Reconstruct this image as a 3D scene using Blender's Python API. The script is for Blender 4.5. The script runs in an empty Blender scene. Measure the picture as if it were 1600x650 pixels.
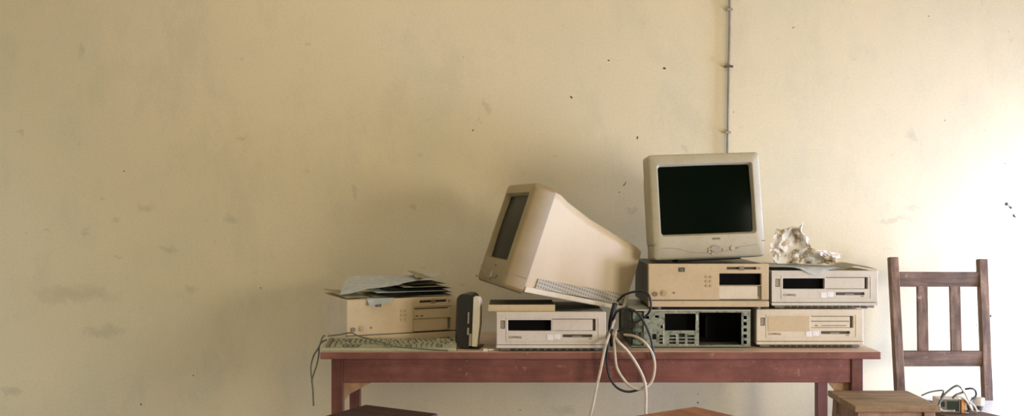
import bpy, bmesh, math, random
from mathutils import Vector, Matrix, Euler, noise
R = math.radians
PI = math.pi
random.seed(7)
scene = bpy.context.scene
C = scene.collection

# ---------------------------------------------------------------- camera, world, lights, exposure
F = 1556.0          # focal length in pixels of the 1600 px wide frame (35 mm on 36 mm)
H = 1.245           # camera height
cam_d = bpy.data.cameras.new('camera'); cam_d.sensor_width = 36; cam_d.lens = 36 * F / 1600
cam_d.clip_start = 0.05; cam_d.clip_end = 60
cam = bpy.data.objects.new('camera', cam_d); C.objects.link(cam)
cam.location = (0, 0, H); cam.rotation_euler = (R(90), 0, 0)
scene.camera = cam

vs = scene.view_settings
vs.view_transform = 'Standard'; vs.look = 'None'; vs.gamma = 1; vs.use_curve_mapping = False
vs.exposure = 0.0

world = bpy.data.worlds.new('world'); scene.world = world; world.use_nodes = True
bg = world.node_tree.nodes['Background']; bg.inputs['Color'].default_value = (0.75, 0.82, 0.95, 1); bg.inputs['Strength'].default_value = 0.0

def area(name, loc, target, sx, sy, power, col, spread=180):
    l = bpy.data.lights.new(name, 'AREA'); l.shape = 'RECTANGLE'; l.size = sx; l.size_y = sy
    l.energy = power; l.color = col; l.spread = R(spread)
    o = bpy.data.objects.new(name, l); C.objects.link(o); o.location = loc
    d = Vector(target) - Vector(loc); o.rotation_euler = d.to_track_quat('-Z', 'Y').to_euler()
    return o
# daylight: a window in the right wall, an open low doorway beside the far wall, a low opening on the left, and added fill lamps at right, behind the camera and overhead
area('window_daylight', (3.14, 0.75, 1.30), (0.0, 0.75, 1.25), 1.25, 1.0, 91, (1.0, 0.90, 0.75))
area('added_right_fill', (3.14, 2.35, 0.72), (0.0, 2.35, 0.66), 0.9, 0.7, 38, (0.92, 0.94, 1.28))  # fill lamp added to whiten the right of the wall
area('doorway_daylight', (3.14, 3.68, 0.58), (0.0, 3.68, 0.55), 0.6, 0.9, 98, (0.80, 1.0, 1.60))
area('left_window_daylight', (-3.92, 2.9, 0.55), (0.0, 2.9, 0.5), 1.0, 0.7, 22, (0.74, 1.0, 1.35))
area('added_front_fill', (-0.5, -1.93, 1.6), (-0.3, 4.0, 1.3), 2.4, 1.2, 9, (0.78, 1.05, 0.70))  # fill lamp added behind the camera; the wall there is closed
area('added_overhead_fill', (-0.6, 2.7, 3.04), (-0.6, 2.7, 0.0), 1.6, 0.7, 10, (1.0, 0.95, 0.80))  # fill lamp added overhead to brighten papers and tops; the ceiling is closed

# ---------------------------------------------------------------- materials
def new_mat(name):
    m = bpy.data.materials.new(name); m.use_nodes = True
    nt = m.node_tree; b = nt.nodes['Principled BSDF']
    return m, nt, b
def nd(nt, t, **kw):
    n = nt.nodes.new(t)
    for k, v in kw.items(): setattr(n, k, v)
    return n
def mixc(nt, fac, a, b, blend='MIX'):
    n = nd(nt, 'ShaderNodeMix', data_type='RGBA', blend_type=blend)
    if isinstance(fac, (int, float)): n.inputs[0].default_value = fac
    else: nt.links.new(fac, n.inputs[0])
    for s, v in ((6, a), (7, b)):
        if isinstance(v, (tuple, list)): n.inputs[s].default_value = (*v[:3], 1)
        else: nt.links.new(v, n.inputs[s])
    return n.outputs[2]
def ramp(nt, src, p0, p1, c0=(0, 0, 0), c1=(1, 1, 1)):
    n = nd(nt, 'ShaderNodeValToRGB'); e = n.color_ramp.elements
    e[0].position = p0; e[1].position = p1; e[0].color = (*c0, 1); e[1].color = (*c1, 1)
    nt.links.new(src, n.inputs[0]); return n.outputs[0]
def noi(nt, scale, detail=4, vec=None, rough=0.55, dist=0.0):
    n = nd(nt, 'ShaderNodeTexNoise'); n.inputs['Scale'].default_value = scale
    n.inputs['Detail'].default_value = detail; n.inputs['Roughness'].default_value = rough; n.inputs['Distortion'].default_value = dist
    if vec: nt.links.new(vec, n.inputs['Vector'])
    return n.outputs['Fac']
def objco(nt, scale=(1, 1, 1)):
    t = nd(nt, 'ShaderNodeTexCoord'); m = nd(nt, 'ShaderNodeMapping')
    m.inputs['Scale'].default_value = scale
    nt.links.new(t.outputs['Object'], m.inputs['Vector']); return m.outputs[0]
def bump(nt, b, h, s=0.2, d=0.002):
    n = nd(nt, 'ShaderNodeBump'); n.inputs['Strength'].default_value = s; n.inputs['Distance'].default_value = d
    nt.links.new(h, n.inputs['Height']); nt.links.new(n.outputs[0], b.inputs['Normal'])

def plastic(name, col, dirt=0.35, rough=0.5, dcol=None):
    m, nt, b = new_mat(name)
    v = objco(nt)
    dc = dcol or tuple(c * 0.55 * k for c, k in zip(col, (1.0, 0.92, 0.75)))
    f = ramp(nt, noi(nt, 9, 6, v, 0.65), 0.42, 0.75)
    f2 = ramp(nt, noi(nt, 60, 3, v), 0.55, 0.8)
    c = mixc(nt, f, col, tuple(a * (1 - dirt) + d * dirt for a, d in zip(col, dc)))
    c = mixc(nt, f2, c, tuple(a * (1 - dirt) + d * dirt for a, d in zip(col, dc)))
    nt.links.new(c, b.inputs['Base Color'])
    b.inputs['Roughness'].default_value = rough
    bump(nt, b, noi(nt, 400, 2, v), 0.08, 0.0006)
    return m
def flat(name, col, rough=0.5, metal=0.0, spec=0.5):
    m, nt, b = new_mat(name)
    v = objco(nt)
    c = mixc(nt, ramp(nt, noi(nt, 40, 4, v), 0.35, 0.75), col, tuple(x * 0.75 for x in col))
    nt.links.new(c, b.inputs['Base Color'])
    b.inputs['Roughness'].default_value = rough; b.inputs['Metallic'].default_value = metal
    b.inputs['Specular IOR Level'].default_value = spec
    return m
def wood(name, c0, c1, axis=0, rough=0.55, scale=1.0, wear=None, spec=0.4, paler_top=None):
    m, nt, b = new_mat(name)
    s = [14, 14, 14]; s[axis] = 1.2
    v = objco(nt, tuple(k * scale for k in s))
    g = noi(nt, 3.2, 7, v, 0.62, 0.6)
    col = mixc(nt, ramp(nt, g, 0.33, 0.68), c0, c1)
    v2 = objco(nt)
    blot = ramp(nt, noi(nt, 6, 6, v2, 0.7), 0.42, 0.62)
    col = mixc(nt, blot, col, mixc(nt, 1.0, col, (0.68, 0.62, 0.6), 'MULTIPLY'))
    if wear:
        w = ramp(nt, noi(nt, 22, 8, v2, 0.75), 0.60, 0.70)
        col = mixc(nt, w, col, wear)
    if paler_top:  # faces turned upwards get a paler colour
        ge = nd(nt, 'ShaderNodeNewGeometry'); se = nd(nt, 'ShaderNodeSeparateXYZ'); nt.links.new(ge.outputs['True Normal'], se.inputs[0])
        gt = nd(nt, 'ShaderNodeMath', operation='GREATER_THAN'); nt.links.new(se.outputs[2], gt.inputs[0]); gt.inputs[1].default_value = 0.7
        col = mixc(nt, gt.outputs[0], col, mixc(nt, ramp(nt, g, 0.3, 0.7), paler_top, tuple(k * 0.8 for k in paler_top)))
    nt.links.new(col, b.inputs['Base Color'])
    b.inputs['Roughness'].default_value = rough; b.inputs['Specular IOR Level'].default_value = spec
    bump(nt, b, g, 0.25, 0.001)
    return m

M = {}
M['beige'] = plastic('beige_plastic', (0.55, 0.48, 0.36))
M['tan'] = plastic('yellowed_tan_plastic', (0.56, 0.45, 0.29))
M['tan_dark'] = plastic('dark_yellowed_plastic', (0.46, 0.35, 0.2))
M['cream'] = plastic('cream_plastic', (0.66, 0.60, 0.47))
M['grey_plastic'] = plastic('pale_grey_plastic', (0.60, 0.57, 0.50))
M['pinkgrey'] = plastic('warm_grey_plastic', (0.64, 0.59, 0.54))
M['mon_bezel'] = plastic('monitor_bezel_plastic', (0.42, 0.385, 0.275))
M['mon_body'] = plastic('monitor_shell_plastic', (0.58, 0.49, 0.345), 0.15, 0.38)
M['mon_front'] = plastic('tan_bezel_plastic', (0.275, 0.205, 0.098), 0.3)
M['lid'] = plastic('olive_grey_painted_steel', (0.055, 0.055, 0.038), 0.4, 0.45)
M['black'] = flat('black_interior', (0.006, 0.006, 0.006), 0.9, 0, 0.05)
M['black_plastic'] = flat('black_plastic', (0.016, 0.016, 0.014), 0.45)
M['dark_grey'] = flat('dark_grey_plastic', (0.07, 0.065, 0.05), 0.5)
M['slot'] = flat('slot_grey', (0.17, 0.15, 0.11), 0.5)
M['mark'] = flat('printed_mark_brown', (0.22, 0.17, 0.12), 0.6)
M['redmark'] = flat('printed_mark_red', (0.42, 0.18, 0.09), 0.6)
M['sticker'] = flat('white_sticker', (0.86, 0.86, 0.88), 0.5)
M['button'] = flat('grey_button', (0.33, 0.30, 0.23), 0.5)
M['metal'] = flat('galvanised_steel', (0.30, 0.34, 0.27), 0.45, 0.35)
M['metal_light'] = flat('bright_steel', (0.62, 0.62, 0.52), 0.4, 0.4)
M['paper'] = flat('white_paper', (0.88, 0.92, 0.92), 0.85, 0, 0.2)
M['paper_blue'] = flat('bluish_paper', (0.70, 0.77, 0.78), 0.85, 0, 0.2)
M['paper_old'] = flat('yellowed_paper', (0.62, 0.58, 0.42), 0.85, 0, 0.2)
M['paper_dark'] = flat('dark_printed_paper', (0.05, 0.055, 0.045), 0.7, 0, 0.3)
M['cable_black'] = flat('black_cable_rubber', (0.012, 0.012, 0.012), 0.5)
M['cable_white'] = flat('cream_cable', (0.62, 0.54, 0.42), 0.5)
M['cable_olive'] = flat('olive_grey_cable', (0.13, 0.13, 0.09), 0.6)
M['conduit'] = flat('painted_cable', (0.33, 0.28, 0.18), 0.6)
M['orange'] = flat('orange_plastic', (0.78, 0.36, 0.10), 0.5)
M['green'] = flat('green_panel', (0.012, 0.030, 0.016), 0.4)
M['table_red'] = wood('red_brown_painted_wood', (0.185, 0.066, 0.055), (0.26, 0.102, 0.083), 0, 0.5, 0.7, (0.40, 0.21, 0.15))
M['table_top'] = wood('worn_red_brown_pale_top', (0.19, 0.075, 0.062), (0.28, 0.12, 0.095), 0, 0.38, 0.7, (0.45, 0.27, 0.20), 0.5, (0.66, 0.48, 0.38))  # wear flecks, plus a paler tone on faces turned up
M['table_leg'] = wood('red_brown_leg_wood', (0.12, 0.045, 0.035), (0.19, 0.07, 0.052), 2, 0.5, 0.8)
M['raw_wood'] = wood('raw_tan_wood', (0.52, 0.34, 0.19), (0.62, 0.44, 0.27), 1, 0.7, 0.8)
M['chair_wood'] = wood('dark_brown_chair_wood', (0.08, 0.05, 0.03), (0.25, 0.155, 0.09), 2, 0.7, 1.0, (0.36, 0.24, 0.15), 0.2)
M['chair_rail'] = wood('dark_brown_rail_wood', (0.07, 0.045, 0.028), (0.20, 0.122, 0.072), 0, 0.7, 1.0, (0.33, 0.22, 0.14), 0.2)
M['stool_maroon'] = wood('dark_maroon_painted_wood', (0.018, 0.006, 0.007), (0.034, 0.010, 0.010), 0, 0.5, 1.0)
M['stool_orange'] = wood('orange_brown_wood', (0.30, 0.13, 0.065), (0.42, 0.2, 0.10), 0, 0.5, 1.0, (0.5, 0.28, 0.16))
M['stool_olive'] = wood('weathered_olive_brown_wood', (0.20, 0.13, 0.065), (0.38, 0.27, 0.15), 0, 0.6, 1.2, (0.45, 0.34, 0.2))
M['stool_brown'] = wood('pinkish_brown_wood', (0.26, 0.15, 0.09), (0.40, 0.25, 0.16), 2, 0.6, 1.0)

# CRT glass
m, nt, b = new_mat('dark_crt_glass'); b.inputs['Base Color'].default_value = (0.003, 0.009, 0.005, 1)
b.inputs['Roughness'].default_value = 0.12; b.inputs['Specular IOR Level'].default_value = 0.12
M['glass'] = m
m, nt, b = new_mat('dusty_crt_glass')
v = objco(nt); c = mixc(nt, ramp(nt, noi(nt, 14, 6, v, 0.7), 0.3, 0.8), (0.012, 0.014, 0.009), (0.028, 0.029, 0.02))
nt.links.new(c, b.inputs['Base Color']); b.inputs['Roughness'].default_value = 0.3
M['glass_dusty'] = m

# perforated vent
def vent_mat(name, base, hole, sc, ax=(0, 2)):
    m, nt, b = new_mat(name)
    v = objco(nt)
    sep = nd(nt, 'ShaderNodeSeparateXYZ'); nt.links.new(v, sep.inputs[0])
    outs = []
    for a, s in zip(ax, sc):
        mu = nd(nt, 'ShaderNodeMath', operation='MULTIPLY'); nt.links.new(sep.outputs[a], mu.inputs[0]); mu.inputs[1].default_value = s
        fr = nd(nt, 'ShaderNodeMath', operation='FRACT'); nt.links.new(mu.outputs[0], fr.inputs[0])
        gt = nd(nt, 'ShaderNodeMath', operation='GREATER_THAN'); nt.links.new(fr.outputs[0], gt.inputs[0]); gt.inputs[1].default_value = 0.45
        outs.append(gt.outputs[0])
    mm = nd(nt, 'ShaderNodeMath', operation='MULTIPLY'); nt.links.new(outs[0], mm.inputs[0]); nt.links.new(outs[1], mm.inputs[1])
    c = mixc(nt, mm.outputs[0], base, hole)
    nt.links.new(c, b.inputs['Base Color']); b.inputs['Roughness'].default_value = 0.6
    return m
M['vent'] = vent_mat('vent_grille', (0.44, 0.42, 0.36), (0.23, 0.22, 0.18), (95, 75), (1, 2))

# circuit board
m, nt, b = new_mat('circuit_board')
v = objco(nt)
vo = nd(nt, 'ShaderNodeTexVoronoi', distance='CHEBYCHEV'); vo.inputs['Scale'].default_value = 55; nt.links.new(v, vo.inputs['Vector'])
c = mixc(nt, ramp(nt, vo.outputs['Distance'], 0.3, 0.42), (0.16, 0.21, 0.15), (0.05, 0.07, 0.05))
vo2 = nd(nt, 'ShaderNodeTexVoronoi'); vo2.inputs['Scale'].default_value = 90; nt.links.new(v, vo2.inputs['Vector'])
c = mixc(nt, ramp(nt, vo2.outputs['Distance'], 0.10, 0.2, (1, 1, 1), (0, 0, 0)), c, (0.42, 0.45, 0.36))
nt.links.new(c, b.inputs['Base Color']); b.inputs['Roughness'].default_value = 0.5
M['pcb'] = m

m, nt, b = new_mat('speckled_steel')
v = objco(nt)
vo = nd(nt, 'ShaderNodeTexVoronoi', distance='CHEBYCHEV'); vo.inputs['Scale'].default_value = 75; nt.links.new(v, vo.inputs['Vector'])
c = mixc(nt, ramp(nt, vo.outputs['Distance'], 0.12, 0.2, (1, 1, 1), (0, 0, 0)), (0.27, 0.31, 0.25), (0.55, 0.57, 0.47))
c = mixc(nt, ramp(nt, noi(nt, 45, 4, v, 0.7), 0.5, 0.62), c, (0.12, 0.14, 0.11))
nt.links.new(c, b.inputs['Base Color']); b.inputs['Roughness'].default_value = 0.5; b.inputs['Metallic'].default_value = 0.2
M['speckled'] = m

# crumpled paper
m, nt, b = new_mat('crumpled_paper')
v = objco(nt)
c = mixc(nt, ramp(nt, noi(nt, 26, 4, v, 0.6), 0.50, 0.60), (0.88, 0.87, 0.84), (0.40, 0.30, 0.17))
nt.links.new(c, b.inputs['Base Color']); b.inputs['Roughness'].default_value = 0.8
M['crumple'] = m

# plaster wall with stains, chips and small holes
def wall_material(spots, smears):
    m, nt, b = new_mat('stained_plaster')
    g = nd(nt, 'ShaderNodeNewGeometry'); pos = g.outputs['Position']
    def mp(scale, src=pos):
        n = nd(nt, 'ShaderNodeMapping'); n.inputs['Scale'].default_value = scale; nt.links.new(src, n.inputs['Vector']); return n.outputs[0]
    base = mixc(nt, ramp(nt, noi(nt, 1.1, 5, pos, 0.6), 0.35, 0.7), (0.70, 0.597, 0.385), (0.65, 0.568, 0.375))
    # greyish washed patches and vertical weeping
    w = ramp(nt, noi(nt, 2.2, 7, mp((1.0, 1, 0.8)), 0.7), 0.5, 0.72)
    base = mixc(nt, w, base, (0.61, 0.555, 0.375))
    s = ramp(nt, noi(nt, 4.0, 6, mp((1.2, 1, 0.6)), 0.7), 0.52, 0.68)
    f = nd(nt, 'ShaderNodeMath', operation='MULTIPLY'); nt.links.new(s, f.inputs[0]); f.inputs[1].default_value = 0.30
    base = mixc(nt, f.outputs[0], base, (0.50, 0.46, 0.32))
    sm = ramp(nt, noi(nt, 13, 5, mp((1, 1, 1.6)), 0.65), 0.66, 0.74)
    f = nd(nt, 'ShaderNodeMath', operation='MULTIPLY'); nt.links.new(sm, f.inputs[0]); f.inputs[1].default_value = 0.32
    base = mixc(nt, f.outputs[0], base, (0.38, 0.33, 0.22))
    # trowel marks
    fine = noi(nt, 90, 4, mp((1, 1, 1.3)), 0.7)
    base = mixc(nt, ramp(nt, fine, 0.3, 0.8), base, mixc(nt, 1.0, base, (0.90, 0.89, 0.86), 'MULTIPLY'))
    sep = nd(nt, 'ShaderNodeSeparateXYZ')
    # ragged outline for the spots
    dn = nd(nt, 'ShaderNodeTexNoise'); dn.inputs['Scale'].default_value = 26; dn.inputs['Detail'].default_value = 5; nt.links.new(pos, dn.inputs['Vector'])
    off = nd(nt, 'ShaderNodeVectorMath', operation='SCALE'); nt.links.new(dn.outputs['Color'], off.inputs[0]); off.inputs['Scale'].default_value = 0.05
    ad = nd(nt, 'ShaderNodeVectorMath', operation='ADD'); nt.links.new(pos, ad.inputs[0]); nt.links.new(off.outputs[0], ad.inputs[1])
    nt.links.new(ad.outputs[0], sep.inputs[0])
    sep2 = nd(nt, 'ShaderNodeSeparateXYZ')
    dn2 = nd(nt, 'ShaderNodeTexNoise'); dn2.inputs['Scale'].default_value = 9; dn2.inputs['Detail'].default_value = 7; dn2.inputs['Roughness'].default_value = 0.7; nt.links.new(pos, dn2.inputs['Vector'])
    off2 = nd(nt, 'ShaderNodeVectorMath', operation='SCALE'); nt.links.new(dn2.outputs['Color'], off2.inputs[0]); off2.inputs['Scale'].default_value = 0.16
    ad2 = nd(nt, 'ShaderNodeVectorMath', operation='ADD'); nt.links.new(pos, ad2.inputs[0]); nt.links.new(off2.outputs[0], ad2.inputs[1])
    nt.links.new(ad2.outputs[0], sep2.inputs[0])
    def blob(x, z, rx, rz, soft):
        sp, of = (sep2, 0.08) if soft > 0.8 else (sep, 0.025)
        def t(o, c, r):
            a = nd(nt, 'ShaderNodeMath', operation='SUBTRACT'); nt.links.new(sp.outputs[o], a.inputs[0]); a.inputs[1].default_value = c + of
            d = nd(nt, 'ShaderNodeMath', operation='DIVIDE'); nt.links.new(a.outputs[0], d.inputs[0]); d.inputs[1].default_value = r
            p = nd(nt, 'ShaderNodeMath', operation='POWER'); nt.links.new(d.outputs[0], p.inputs[0]); p.inputs[1].default_value = 2
            ab = nd(nt, 'ShaderNodeMath', operation='MULTIPLY'); nt.links.new(d.outputs[0], ab.inputs[0]); nt.links.new(d.outputs[0], ab.inputs[1])
            return ab.outputs[0]
        q = nd(nt, 'ShaderNodeMath', operation='ADD'); nt.links.new(t(0, x, rx), q.inputs[0]); nt.links.new(t(2, z, rz), q.inputs[1])
        mr = nd(nt, 'ShaderNodeMapRange'); nt.links.new(q.outputs[0], mr.inputs['Value'])
        mr.inputs['From Min'].default_value = 1 - soft; mr.inputs['From Max'].default_value = 1 + soft * 0.5
        mr.inputs['To Min'].default_value = 1; mr.inputs['To Max'].default_value = 0
        return mr.outputs[0]
    def acc(items, soft):
        cur = None
        for (x, z, rx, rz) in items:
            o = blob(x, z, rx, rz, soft)
            if cur is None: cur = o
            else:
                a = nd(nt, 'ShaderNodeMath', operation='MAXIMUM'); nt.links.new(cur, a.inputs[0]); nt.links.new(o, a.inputs[1]); cur = a.outputs[0]
        return cur
    fa = nd(nt, 'ShaderNodeMath', operation='MULTIPLY'); nt.links.new(acc(smears, 0.95), fa.inputs[0]); fa.inputs[1].default_value = 0.36
    base = mixc(nt, fa.outputs[0], base, (0.36, 0.32, 0.22))
    base = mixc(nt, acc(spots, 0.4), base, (0.05, 0.045, 0.03))
    nt.links.new(base, b.inputs['Base Color']); b.inputs['Roughness'].default_value = 0.9; b.inputs['Specular IOR Level'].default_value = 0.2
    h = nd(nt, 'ShaderNodeMath', operation='ADD'); nt.links.new(fine, h.inputs[0]); nt.links.new(noi(nt, 7, 5, pos), h.inputs[1])
    bump(nt, b, h.outputs[0], 0.18, 0.004)
    return m

# ---------------------------------------------------------------- geometry helpers
WALL = 4.20
def wx(px, Y): return (px - 800) / F * Y
def wz(py, Y): return H - (py - 325) / F * Y
def wp(px, py, Y): return Vector((wx(px, Y), Y, wz(py, Y)))

def link(name, bm, mat, parent=None, loc=None, rot=None, smooth=False, bevel=0, seg=2, label=None, angle=40):
    me = bpy.data.meshes.new(name)
    bmesh.ops.recalc_face_normals(bm, faces=bm.faces)
    bm.to_mesh(me); bm.free()
    if isinstance(mat, (list, tuple)):
        for k in mat: me.materials.append(M[k] if isinstance(k, str) else k)
    else: me.materials.append(M[mat] if isinstance(mat, str) else mat)
    if smooth:
        for p in me.polygons: p.use_smooth = True
        if smooth != 'all':
            try: me.set_sharp_from_angle(angle=R(angle))
            except Exception: pass
    o = bpy.data.objects.new(name, me); C.objects.link(o)
    if parent: o.parent = parent
    if loc is not None: o.location = loc
    if rot is not None: o.rotation_euler = rot
    if bevel:
        md = o.modifiers.new('bevel', 'BEVEL'); md.width = bevel; md.segments = seg; md.limit_method = 'ANGLE'; md.angle_limit = R(35)
    if label: o['label'] = label
    return o
def box(bm, x0, x1, y0, y1, z0, z1, mi=0):
    vs_ = [bm.verts.new((x, y, z)) for x in (x0, x1) for y in (y0, y1) for z in (z0, z1)]
    for f in ((0, 1, 3, 2), (4, 6, 7, 5), (0, 4, 5, 1), (2, 3, 7, 6), (0, 2, 6, 4), (1, 5, 7, 3)):
        fc = bm.faces.new([vs_[i] for i in f]); fc.material_index = mi
    return vs_
def B(*a):
    bm = bmesh.new(); box(bm, *a); return bm
def beam(bm, p0, p1, w, d, ref=(0, 1, 0)):
    """a square bar between two points, width w across, d along ref"""
    p0 = Vector(p0); p1 = Vector(p1); ax = (p1 - p0).normalized(); r = Vector(ref)
    s = ax.cross(r).normalized(); t = s.cross(ax).normalized()
    vv = []
    for p in (p0, p1):
        for a, c in ((-1, -1), (1, -1), (1, 1), (-1, 1)):
            vv.append(bm.verts.new(p + s * a * w / 2 + t * c * d / 2))
    for f in ((0, 1, 2, 3), (7, 6, 5, 4), (0, 4, 5, 1), (1, 5, 6, 2), (2, 6, 7, 3), (3, 7, 4, 0)):
        bm.faces.new([vv[i] for i in f])
def rr(w, h, r, n=6):
    """rounded rectangle outline in x,z"""
    pts = []
    r = max(min(r, w / 2 - 1e-4, h / 2 - 1e-4), 1e-4)
    for cx, cz, a0 in ((w / 2 - r, h / 2 - r, 0), (-w / 2 + r, h / 2 - r, 90), (-w / 2 + r, -h / 2 + r, 180), (w / 2 - r, -h / 2 + r, 270)):
        for i in range(n + 1):
            a = R(a0 + 90 * i / n); pts.append((cx + r * math.cos(a), cz + r * math.sin(a)))
    return pts
def loft(bm, secs, cap0=True, cap1=True, n=6):
    rings = []
    for (y, cx, cz, w, h, r) in secs:
        rings.append([bm.verts.new((cx + x, y, cz + z)) for x, z in rr(w, h, r, n)])
    for a, b_ in zip(rings, rings[1:]):
        k = len(a)
        for i in range(k): bm.faces.new((a[i], a[(i + 1) % k], b_[(i + 1) % k], b_[i]))
    if cap0: bm.faces.new(rings[0])
    if cap1: bm.faces.new(list(reversed(rings[-1])))
    return rings
def cyl(bm, p0, p1, r0, r1=None, n=20):
    p0 = Vector(p0); p1 = Vector(p1); r1 = r0 if r1 is None else r1
    ax = (p1 - p0).normalized(); s = ax.orthogonal().normalized(); t = ax.cross(s)
    ra = []; rb = []
    for i in range(n):
        a = 2 * PI * i / n; d = s * math.cos(a) + t * math.sin(a)
        ra.append(bm.verts.new(p0 + d * r0)); rb.append(bm.verts.new(p1 + d * r1))
    for i in range(n): bm.faces.new((ra[i], ra[(i + 1) % n], rb[(i + 1) % n], rb[i]))
    bm.faces.new(ra); bm.faces.new(list(reversed(rb)))
def smooth_path(pts, per=8):
    pts = [Vector(p) for p in pts]; out = []
    q = [pts[0] * 2 - pts[1]] + pts + [pts[-1] * 2 - pts[-2]]
    for i in range(1, len(q) - 2):
        a, b_, c, d = q[i - 1:i + 3]
        for k in range(per):
            t = k / per
            out.append(0.5 * ((2 * b_) + (c - a) * t + (2 * a - 5 * b_ + 4 * c - d) * t * t + (-a + 3 * b_ - 3 * c + d) * t ** 3))
    out.append(pts[-1]); return out
def tube(bm, pts, r, n=8, per=8):
    path = smooth_path(pts, per) if per else [Vector(p) for p in pts]
    t0 = (path[1] - path[0]).normalized(); s = t0.orthogonal().normalized(); prev = None
    for i, p in enumerate(path):
        t = (path[min(i + 1, len(path) - 1)] - path[max(i - 1, 0)]).normalized()
        s = (s - t * s.dot(t)).normalized(); u = t.cross(s)
        ring = [bm.verts.new(p + (s * math.cos(2 * PI * k / n) + u * math.sin(2 * PI * k / n)) * r) for k in range(n)]
        if prev:
            for k in range(n): bm.faces.new((prev[k], prev[(k + 1) % n], ring[(k + 1) % n], ring[k]))
        else: bm.faces.new(ring)
        prev = ring
    bm.faces.new(list(reversed(prev)))
def plate(bm, x0, x1, z0, z1, y0, depth, holes, arch=0.0):
    """front plate in the xz plane at y0 (thickness depth towards +y) with rectangular holes"""
    xs = sorted({x0, x1, *[h[0] for h in holes], *[h[1] for h in holes]})
    zs = sorted({z0, z1, *[h[2] for h in holes], *[h[3] for h in holes]})
    nx, nz = len(xs) - 1, len(zs) - 1
    def solid(i, j):
        if i < 0 or j < 0 or i >= nx or j >= nz: return False
        cx = (xs[i] + xs[i + 1]) / 2; cz = (zs[j] + zs[j + 1]) / 2
        return not any(h[0] < cx < h[1] and h[2] < cz < h[3] for h in holes)
    vf = {}; vb = {}
    def F_(i, j):
        if (i, j) not in vf: vf[i, j] = bm.verts.new((xs[i], y0, zs[j]))
        return vf[i, j]
    def K_(i, j):
        if (i, j) not in vb: vb[i, j] = bm.verts.new((xs[i], y0 + depth, zs[j]))
        return vb[i, j]
    for i in range(nx):
        for j in range(nz):
            if not solid(i, j): continue
            bm.faces.new((F_(i, j), F_(i + 1, j), F_(i + 1, j + 1), F_(i, j + 1)))
            bm.faces.new((K_(i, j), K_(i, j + 1), K_(i + 1, j + 1), K_(i + 1, j)))
            for di, dj, a, b_ in ((-1, 0, (i, j), (i, j + 1)), (1, 0, (i + 1, j + 1), (i + 1, j)), (0, -1, (i + 1, j), (i, j)), (0, 1, (i, j + 1), (i + 1, j + 1))):
                if not solid(i + di, j + dj):
                    bm.faces.new((F_(*a), F_(*b_), K_(*b_), K_(*a)))
def text_bm(s, size, depth=0.0006):
    cu = bpy.data.curves.new('txt', 'FONT'); cu.body = s; cu.size = size; cu.extrude = depth; cu.align_x = 'LEFT'
    o = bpy.data.objects.new('txt', cu); C.objects.link(o)
    bpy.context.view_layer.update()
    dg = bpy.context.evaluated_depsgraph_get()
    me = bpy.data.meshes.new_from_object(o.evaluated_get(dg))
    bm = bmesh.new(); bm.from_mesh(me)
    bpy.data.objects.remove(o); bpy.data.curves.remove(cu); bpy.data.meshes.remove(me)
    bmesh.ops.rotate(bm, verts=bm.verts, cent=(0, 0, 0), matrix=Matrix.Rotation(R(90), 3, 'X'))
    return bm
def thing(name, label, cat, loc=(0, 0, 0), rot=(0, 0, 0), group=None):
    o = bpy.data.objects.new(name, None); C.objects.link(o)
    o.empty_display_size = 0.05
    o.location = loc; o.rotation_euler = rot; o['label'] = label; o['category'] = cat
    if group: o['group'] = group
    return o
def tag(o, label, cat, group=None):
    o['label'] = label; o['category'] = cat
    if group: o['group'] = group
    return o
def struct(o): o['kind'] = 'structure'; return o

# ---------------------------------------------------------------- the room
RX, LX, BY, CZ = 3.2, -4.0, -2.0, 3.1
def px_item(px, py, rpx, rpy=None):
    k = WALL / F
    return (wx(px, WALL), wz(py, WALL), rpx * k, (rpy or rpx) * k)
spots = [px_item(a[0], a[1], a[2] * 0.72, a[3] * 0.72) for a in ((893, 152, 2.6, 2.2), (951, 96, 2.8, 2), (738, 201, 2.2, 1.4), (1035, 106, 2, 1.6), (195, 269, 2, 1.6),
         (723, 88, 2, 1.5), (994, 214, 2, 2.4), (975, 288, 1.2, 1.5), (970, 300, 1.2, 1.3), (302, 586, 2, 2), (222, 631, 2, 2), (407, 452, 1.6, 1.8),
         (1574, 320, 6, 5), (1579, 325, 4, 4), (1585, 339, 3.2, 3.2), (1569, 256, 1.8, 1.6), (1238, 45, 2, 1.4), (1453, 23, 2, 1.4), (1147, 173, 2, 1.2),
         (1088, 628, 2.4, 2), (1091, 615, 1.8, 2), (1548, 492, 2.6, 1.8), (1522, 459, 1.6, 1.4), (1525, 508, 1.6, 1.2), (1474, 187, 1.6, 1.4), (812, 640, 1.6, 1.6), (745, 432, 1.8, 1.8))]
smears = [px_item(*a) for a in ((125, 80, 6, 12), (228, 325, 12, 7), (75, 358, 6, 4), (127, 365, 8, 4), (262, 386, 18, 5), (178, 401, 7, 4), (360, 342, 13, 6), (553, 298, 5, 9),
          (175, 345, 7, 4), (378, 217, 5, 5), (762, 172, 6, 10), (985, 328, 8, 5), (645, 328, 7, 7), (1400, 345, 36, 3), (1425, 328, 12, 3), (300, 452, 8, 6),
          (165, 515, 30, 9), (120, 460, 60, 12), (1425, 213, 8, 12), (15, 612, 18, 6), (30, 205, 8, 4), (880, 640, 20, 8))]
wm = wall_material(spots, smears)
M['wall'] = wm
bm = B(LX - 0.1, RX + 0.1, WALL, WALL + 0.15, 0, CZ); struct(link('wall_back', bm, 'wall'))
M['wall_plain'] = plastic('ochre_plaster', (0.66, 0.55, 0.36), 0.2, 0.9)
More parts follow.
